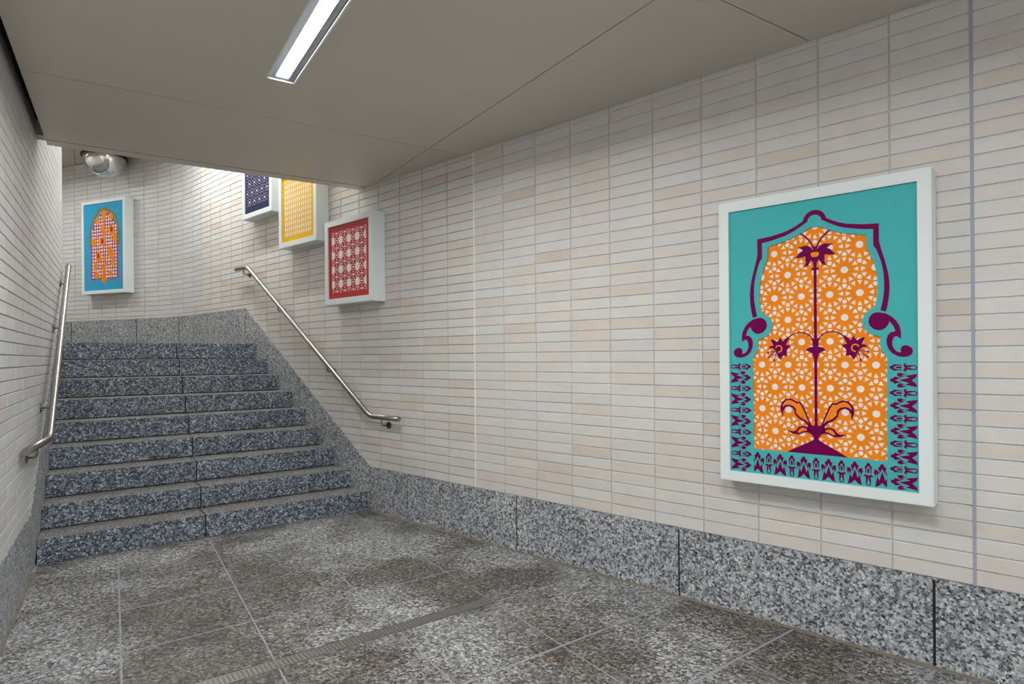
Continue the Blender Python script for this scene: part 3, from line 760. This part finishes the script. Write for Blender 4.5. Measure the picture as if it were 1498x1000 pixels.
o = mb.build('pierced_openings', 'white', screen_o); o['kind'] = 'stuff'; o['label'] = 'white openings of the pierced star pattern'
o = tiny.build('pierced_pinholes', 'amber', screen_o); o['kind'] = 'stuff'
# purple ornament on the plate
HP = HT + .0012
mb = MB()
bo = spline([tuple(p) for p in A['band_out'][:10]], 3)[:-1] + [tuple(p) for p in A['band_out'][9:11]] + spline([tuple(p) for p in A['band_out'][11:]], 3)
bi = spline([tuple(p) for p in A['band_in'][:10]], 3)[:-1] + [tuple(p) for p in A['band_in'][9:11]] + spline([tuple(p) for p in A['band_in'][11:]], 3)
bo[0] = (0, bo[0][1]); bi[0] = (0, bi[0][1])
half = bo + list(reversed(bi))
flat(mb, half, fn, HT - .001, HP); flat(mb, mir(half), fn, HT - .001, HP)
mb.build('arch_outline', 'purple', big_art)
sc = spline([tuple(p) for p in A['scroll']] , 1)
for sgn in (1, -1):
    mb = MB(); flat(mb, sc if sgn > 0 else mir(sc), fn, HT - .001, HP); mb.build('scroll', 'purple', big_art)
HS = .0935
mb = MB()
def both(poly):
    flat(mb, poly, fn, .09, HS); flat(mb, mir(poly), fn, .09, HS)
sw = .0066
flat(mb, [(-sw, -.46), (sw, -.46), (sw, .46), (-sw, .46)], fn, .09, HS - .0003)
ft = [tuple(p) for p in A['flower_top']]; ft[0] = (0, ft[0][1]); ft[-1] = (0, ft[-1][1]); both(ft)
for q in stroke(spline([tuple(p) for p in A['tendril']]), .0031): both(q)
nd = [tuple(p) for p in A['node']]; nd[0] = (0, nd[0][1]); nd[-1] = (0, nd[-1][1]); both(nd)
for q in stroke(spline([tuple(p) for p in A['branch']]), .0025): both(q)
both([tuple(p) for p in A['bell']])
st_ = A['stamens']
for i in (0, 2, 4):
    for q in stroke([tuple(st_[i]), tuple(st_[i + 1])], .0016): both(q)
    both(ngon(st_[i + 1][0], st_[i + 1][1], .0042, 8))
both([tuple(p) for p in A['leaf']]); both([tuple(p) for p in A['leaf2']])
bl = [tuple(p) for p in A['bulb']]; bl[0] = (0, bl[0][1]); bl[-1] = (0, -.575); bl[-2] = (bl[-2][0], -.575); both(bl)
plant = mb.build('flower_stem', 'purple', big_art)
HS2 = HS + .0008
def inlay(polys):
    for sgn in (1, -1):
        m2 = MB()
        for p in polys: flat(m2, p if sgn > 0 else mir(p), fn, HS - .001, HS2)
        m2.build('orange_inlay', 'orange', plant)
fh = [tuple(p) for p in A['flower_heart']]; fh[0] = (0, fh[0][1]); fh[-1] = (0, fh[-1][1])
m2 = MB(); flat(m2, fh + mir(fh)[1:-1], fn, HS - .001, HS2); m2.build('orange_inlay', 'orange', plant)
inlay([[tuple(p) for p in A['leaf_in']]]); inlay([[tuple(p) for p in A['leaf2_in']]])
bc = A['bell_c'][0]
arc = [(bc[0] + .0155 * math.cos(math.radians(a)), bc[1] + .0165 * math.sin(math.radians(a))) for a in range(20, 281, 20)]
inlay(stroke(arc, .003))
# border motifs
def motif_w(u):
    s = u / 540.0
    crown = [(0, 0), (35, 25), (45, 65), (85, 95), (75, 140), (60, 165), (62, 240), (30, 175), (0, 112), (-30, 175), (-62, 240), (-60, 165), (-75, 140), (-85, 95), (-45, 65), (-35, 25)]
    wing = [(72, 205), (100, 150), (168, 145), (158, 175), (172, 215), (150, 265), (138, 335), (126, 265), (112, 230), (90, 295), (80, 250)]
    body = [(0, 178), (28, 270), (58, 385), (100, 300), (118, 385), (148, 538), (75, 515), (0, 430), (-75, 515), (-148, 538), (-118, 385), (-100, 300), (-58, 385), (-28, 270)]
    return [[(x * s, -y * s) for x, y in p] for p in (crown, wing, mir(wing), body)]
def motif_f(u):
    s = u / 540.0
    side = [(0, 0), (38, 38), (48, 75), (75, 95), (66, 160), (62, 245), (42, 245), (44, 165), (22, 110), (0, 82)]
    seed = [(0, 118), (24, 165), (18, 245), (-18, 245), (-24, 165)]
    low = [(0, 300), (24, 290), (60, 272), (92, 305), (92, 345), (62, 312), (48, 345), (52, 410), (55, 480), (38, 520), (0, 536), (0, 518), (28, 495), (30, 460), (10, 400), (6, 350), (0, 345)]
    return [[(x * s, -y * s) for x, y in p] for p in (side, mir(side), seed, low, mir(low))]
SP = .0573
mb = MB()
for k in range(-5, 6):
    m = motif_f(.110) if (k % 2 == 0) else motif_w(.110)
    for p in m:
        q = [(x + k * SP, y + (.9155 - ZC)) for x, y in p]
        flat(mb, rclip(q, -.3055, .3055, -2, 2), fn, HT - .001, HP)
mb.build('palmette_border', 'purple', big_art)
for sgn in (1, -1):
    mb = MB()
    for k in range(0, 10):
        m = motif_f(.111) if k % 2 == 0 else motif_w(.108)
        zc_ = 1.3602 - k * .0578 - ZC
        for p in m:
            q = [(-sgn * y + sgn * (.3165 if k % 2 == 0 else .319), zc_ + x) for x, y in p]
            flat(mb, q, fn, HT - .001, HP)
    mb.build('palmette_border', 'purple', big_art)

# ---- red screen
t, fn = art_box('framed_red_screen', 'white-framed red screen of octagon lattice, nearest the low ceiling edge', 5.045, 2.333, .795, .805, .14, .056)
w2, h2 = .795 / 2 - .052, .805 / 2 - .052; PF = .126
mb = MB(); flat(mb, [(-w2, -h2), (w2, -h2), (w2, h2), (-w2, h2)], fn, .005, PF); red_p = mb.build('red_plate', 'red', t)
mb = MB(); c = .138; R0 = (-.287, .287, -.292, .291)
def rot_poly(ca, cb, r, an, pts): 
    c_, s_ = math.cos(an), math.sin(an)
    return [(ca + r * c_ + x * c_ - y * s_, cb + r * s_ + x * s_ + y * c_) for x, y in pts]
for i in range(-3, 4):
    for j in range(-3, 4):
        ca, cb = i * c + .005, (j + .5) * c - .0015
        oct_ = []
        for k in range(16):
            an = math.pi / 8 * k; r = c * (.285 if k % 2 == 0 else .262); oct_.append((ca + r * math.cos(an), cb + r * math.sin(an) * 1.08))
        flat(mb, rclip(oct_, *R0), fn, PF - .001, PF + .0008)
        for k in range(8):
            an = math.pi / 8 + math.pi / 4 * k
            flat(mb, rclip(rot_poly(ca, cb, c * .395, an, [(-.0105, 0), (0, -.0065), (.0105, 0), (0, .0065)]), *R0), fn, PF - .001, PF + .0008)
        for k in range(4):
            an = math.pi / 2 * k
            flat(mb, rclip(rot_poly(ca, cb, c * .435, an, [(-.010, 0), (-.004, -.006), (.006, -.006), (.006, .006), (-.004, .006)]), *R0), fn, PF - .001, PF + .0008)
        xa, xb = ca + c / 2, cb + c / 2
        flat(mb, rclip(ngon(xa, xb, .0135, 4, math.pi / 4), *R0), fn, PF - .001, PF + .0008)
        for k in range(4):
            an = math.pi / 2 * k
            flat(mb, rclip(rot_poly(xa, xb, .027, an, [(-.008, -.004), (.006, -.0065), (.006, .0065), (-.008, .004)]), *R0), fn, PF - .001, PF + .0008)
o = mb.build('pierced_openings', 'white', red_p); o['kind'] = 'stuff'

# ---- yellow screen
t, fn = art_box('framed_yellow_screen', 'white-framed yellow screen of slender hexagon lattice, between the red and navy ones', 5.977, 2.995, .775, .805, .14, .056)
w2, h2 = .775 / 2 - .052, .805 / 2 - .052
mb = MB(); flat(mb, [(-w2, -h2), (w2, -h2), (w2, h2), (-w2, h2)], fn, .005, PF); yel_p = mb.build('yellow_plate', 'yellow', t)
mb = MB(); R0 = (-.278, .262, -.293, .293)
for j in range(-6, 7):
    for i in range(-7, 8):
        ca, cb = i * .0425 - .008, j * .0567 + .012
        flat(mb, rclip([(ca, cb - .021), (ca + .0105, cb - .012), (ca + .0105, cb + .012), (ca, cb + .021), (ca - .0105, cb + .012), (ca - .0105, cb - .012)], *R0), fn, PF - .001, PF + .0008)
        flat(mb, rclip(ngon(ca + .02125, cb + .0283, .0048, 4), *R0), fn, PF - .001, PF + .0008)
        for sx in (1, -1):
            flat(mb, rclip(rot_poly(ca + sx * .0115, cb + .0215, 0, sx * .9, [(-.004, -.0014), (.004, -.0014), (.004, .0014), (-.004, .0014)]), *R0), fn, PF - .001, PF + .0008)
o = mb.build('pierced_openings', 'white', yel_p); o['kind'] = 'stuff'

# ---- navy screen
t, fn = art_box('framed_navy_screen', 'white-framed navy blue screen of star lattice, highest on the stair wall', 6.887, 3.44, .73, .805, .14, .056)
w2, h2 = .73 / 2 - .052, .805 / 2 - .052
mb = MB(); flat(mb, [(-w2, -h2), (w2, -h2), (w2, h2), (-w2, h2)], fn, .005, PF); nav_p = mb.build('navy_plate', 'navy', t)
mb = MB(); p2 = .1225; R0 = (-.262, .262, -.262, .29)
for j in range(-4, 5):
    for i in range(-4, 5):
        ca, cb = (i + (.5 if j % 2 else 0)) * p2 - .01, -.113 + j * p2 * .866
        flat(mb, rclip(ngon(ca, cb, .0125, 12), *R0), fn, PF - .001, PF + .0008)
        for k in range(6):
            an = math.pi / 3 * k + math.pi / 6
            flat(mb, rclip(rot_poly(ca, cb, .037, an, [(-.0022, -.008), (.0022, -.006), (.0022, .006), (-.0022, .008)]), *R0), fn, PF - .001, PF + .0008)
            flat(mb, rclip(rot_poly(ca, cb, .046, an - math.pi / 6, [(-.008, 0), (0, -.002), (.008, 0), (0, .002)]), *R0), fn, PF - .001, PF + .0008)
        for sg in (1, -1): flat(mb, rclip(ngon(ca, cb + sg * .577 * p2, .0045, 6), *R0), fn, PF - .001, PF + .0008)
o = mb.build('pierced_openings', 'white', nav_p); o['kind'] = 'stuff'

# ---- blue panel on the landing wall
t, fn = art_box('framed_blue_panel', 'tall white-framed sky-blue panel with orange blossoms in an arch, on the landing wall', 11.088, 3.143, .975, 1.43, .14, .052)
w2, h2 = .975 / 2 - .048, 1.43 / 2 - .048
mb = MB(); flat(mb, [(-w2, -h2), (w2, -h2), (w2, h2), (-w2, h2)], fn, .005, PF); blue_p = mb.build('blue_plate', 'blue', t)
# arch: a = horizontal, b = vertical about the panel centre
cxA, cyA, rA = .02, .16, .285
arch = [(-.285, -.50), (.315, -.50), (.315, .07), (.275, .09)]
arch += [(cxA + rA * math.cos(a) * 1.0, cyA + rA * 1.22 * math.sin(a)) for a in np.linspace(-.18, math.pi + .18, 25)] + [(-.235, .09), (-.285, .07)]
mb = MB(); flat(mb, arch, fn, PF - .001, PF + .001); mb.build('arch_screen', 'plum', blue_p)
def in_arch(a, b):
    if b < .08: return -.275 < a < .305 and b > -.49
    return ((a - cxA) / (rA - .01)) ** 2 + ((b - cyA) / (rA * 1.22 - .012)) ** 2 < 1
mb = MB()
for i in range(-8, 9):
    for j in range(-12, 13):
        ca, cb = .015 + i * .0505, j * .0505 - .005
        if in_arch(ca, cb): flat(mb, ngon(ca, cb, .018, 8, 0, .020), fn, PF, PF + .0016)
o = mb.build('pierced_openings', 'white', blue_p); o['kind'] = 'stuff'
mb = MB()
for q in stroke([(cxA + .325 * math.cos(a), cyA + .4 * math.sin(a)) for a in np.linspace(-.42, math.pi + .42, 33)], .021): flat(mb, q, fn, PF - .001, PF + .001)
for a in np.linspace(.9, math.pi - .9, 13):
    b0 = (cxA + .335 * math.cos(a), cyA + .41 * math.sin(a)); b1 = (cxA + .36 * math.cos(a), cyA + .455 * math.sin(a))
    for q in stroke([b0, b1], .005): flat(mb, q, fn, PF - .001, PF + .001)
mb.build('arch_band', 'olive', blue_p)
HF = PF + .004
def blossom(ca, cb, r, n=5, rot=.3):
    return [(ca + r * (1 if k % 2 == 0 else .68) * math.cos(rot + math.pi * k / n), cb + r * 1.15 * (1 if k % 2 == 0 else .68) * math.sin(rot + math.pi * k / n)) for k in range(2 * n)]
mb = MB()
for q in stroke([(.02, -.49), (.02, -.36), (.03, -.2), (.0, -.05), (.03, .1), (.02, .3), (.02, .45)], .0075): flat(mb, q, fn, PF + .001, HF - .0008)
for q in stroke([(.02, -.3), (.1, -.2), (.13, -.05), (.16, .12)], .008): flat(mb, q, fn, PF + .001, HF - .001)
for q in stroke([(.02, -.3), (-.07, -.18), (-.13, -.05), (-.1, .1), (-.16, .2)], .008): flat(mb, q, fn, PF + .001, HF - .001)
stem_o = mb.build('orange_stem', 'amber', blue_p)
def px(a, b): return ((a - 484) / 775 * .86, .648 - (b - 150) * .00084)
flowers = [(365, 500, .058), (625, 440, .060), (455, 640, .055), (505, 750, .060), (640, 730, .090), (285, 935, .070), (460, 930, .080), (695, 905, .065),
           (600, 1110, .058), (640, 1195, .072), (380, 1230, .085), (320, 1440, .065), (655, 1375, .065), (350, 1610, .065), (620, 1580, .060), (495, 1290, .040), (490, 1700, .075)]
def bpos(a, b):                    # crop coordinates of the panel study to panel metres
    return (a - 480) * .00113, .672 - (b - 130) * .000745
for k, (a, b, r) in enumerate(flowers):
    ca, cb = bpos(a, b); m2 = MB(); flat(m2, blossom(ca, cb, r * .95, 5 + k % 2, .3 + k), fn, PF + .001, HF); m2.build('orange_blossom', 'amber', blue_p)
m2 = MB(); ca, cb = bpos(490, 1560)
flat(m2, [(ca - .03, cb - .085), (ca + .03, cb - .085), (ca + .035, cb + .05), (ca + .085, cb + .16), (ca + .02, cb + .09), (ca, cb + .15), (ca - .02, cb + .09), (ca - .075, cb + .14), (ca - .04, cb + .03)], fn, PF + .001, HF); m2.build('orange_leaf_spray', 'amber', blue_p)
m2 = MB(); ca, cb = bpos(490, 400)
flat(m2, [(ca - .02, cb - .10), (ca + .02, cb - .10), (ca + .05, cb + .02), (ca + .085, cb + .06), (ca + .04, cb + .065), (ca, cb + .085), (ca - .05, cb + .065), (ca - .11, cb + .055), (ca - .055, cb + .02)], fn, PF + .001, HF); m2.build('orange_leaf_spray', 'amber', blue_p)
for a, b in ((640, 700), (460, 920), (375, 1215)):
    ca, cb = bpos(a, b); m2 = MB(); flat(m2, ngon(ca, cb, .028, 7, .4, .045), fn, HF - .0005, HF + .001); m2.build('crimson_flower_heart', 'crimson', blue_p)
mb = MB()
for i in range(6):
    for j in range(10):
        for sx in (-1, 1):
            ca, cb = sx * (.335 + .035 * (i % 3)) + .01, -.60 + j * .062 + (i % 2) * .03
            if abs(ca) > .425: continue
            for q in stroke([(ca + .014 * math.cos(a), cb + .018 * math.sin(a)) for a in np.linspace(0, 4.6, 7)], .0022): flat(mb, q, fn, PF - .001, PF + .0006)
for i in range(9):
    ca = -.32 + i * .08
    for q in stroke([(ca + .026 * math.cos(a), -.58 + .04 * math.sin(a)) for a in np.linspace(0, 5.2, 9)], .0028): flat(mb, q, fn, PF - .001, PF + .0006)
o = mb.build('faint_scrollwork', 'slate', blue_p); o['kind'] = 'stuff'

# ================================================================== dome mirror
dm = thing('dome_mirror', 'half-dome convex safety mirror hung from the upper ceiling', 'mirror', (-5.98, 9.17, UZ))
c = Vector((-5.98, 9.17, UZ - .125)); R_ = .272
mb = MB(); nlat, nlon = 16, 40
for i in range(nlat):
    a = math.pi / 2 * i / nlat
    mb.v += [c + Vector((R_ * math.cos(a) * math.cos(2 * math.pi * k / nlon), R_ * math.cos(a) * math.sin(2 * math.pi * k / nlon), -R_ * math.sin(a))) for k in range(nlon)]
mb.v.append(c + Vector((0, 0, -R_)))
for i in range(nlat - 1):
    for k in range(nlon): mb.f.append([i * nlon + k, i * nlon + (k + 1) % nlon, (i + 1) * nlon + (k + 1) % nlon, (i + 1) * nlon + k]); mb.mi.append(0)
for k in range(nlon): mb.f.append([(nlat - 1) * nlon + k, (nlat - 1) * nlon + (k + 1) % nlon, nlat * nlon]); mb.mi.append(0)
mb.build('mirror_dome', 'mirror', dm, smooth=True)
mb = MB(); mb.disc(c, (0, 0, 1), R_ + .026, .03, 40); mb.disc(c + Vector((0, 0, .03)), (0, 0, 1), R_ - .03, .095, 32)
mb.build('mirror_rim', 'rim', dm)

# ================================================================== dry leaves on the ground
def leaf(loc, rot, L, label):
    mb = MB(); o = Vector(loc); c_, s_ = math.cos(rot), math.sin(rot)
    out = [(-1, 0, .0), (-.5, .38, .25), (.1, .45, .32), (.6, .25, .2), (1, 0, .05), (.6, -.25, .3), (.1, -.45, .38), (-.5, -.38, .2)]
    pts = [o + Vector((L * (x * c_ - y * s_), L * (x * s_ + y * c_), L * z + .001)) for x, y, z in out]
    mb.prism(pts, [p + Vector((0, 0, .0012)) for p in pts])
    t = thing('dry_leaf', label, 'leaf', loc, 'dry leaves on the ground')
    mb.build('blade', 'leaf', t)
    st_m = MB(); e = pts[0]; st_m.tube([e, e + Vector((-c_ * L * .8, -s_ * L * .8, .002))], .0008, 6); st_m.build('stalk', 'leaf', t)
leaf((-2.165, 6.50, 4 * RISE), .6, .036, 'small curled brown leaf lying on the stair near its right end')
leaf((.708, 3.39, 0), 1.9, .013, 'tiny brown leaf on the paving near the right granite base')
leaf((.19, 2.903, 0), .2, .018, 'tiny orange-brown leaf on the paving in front of the drain')
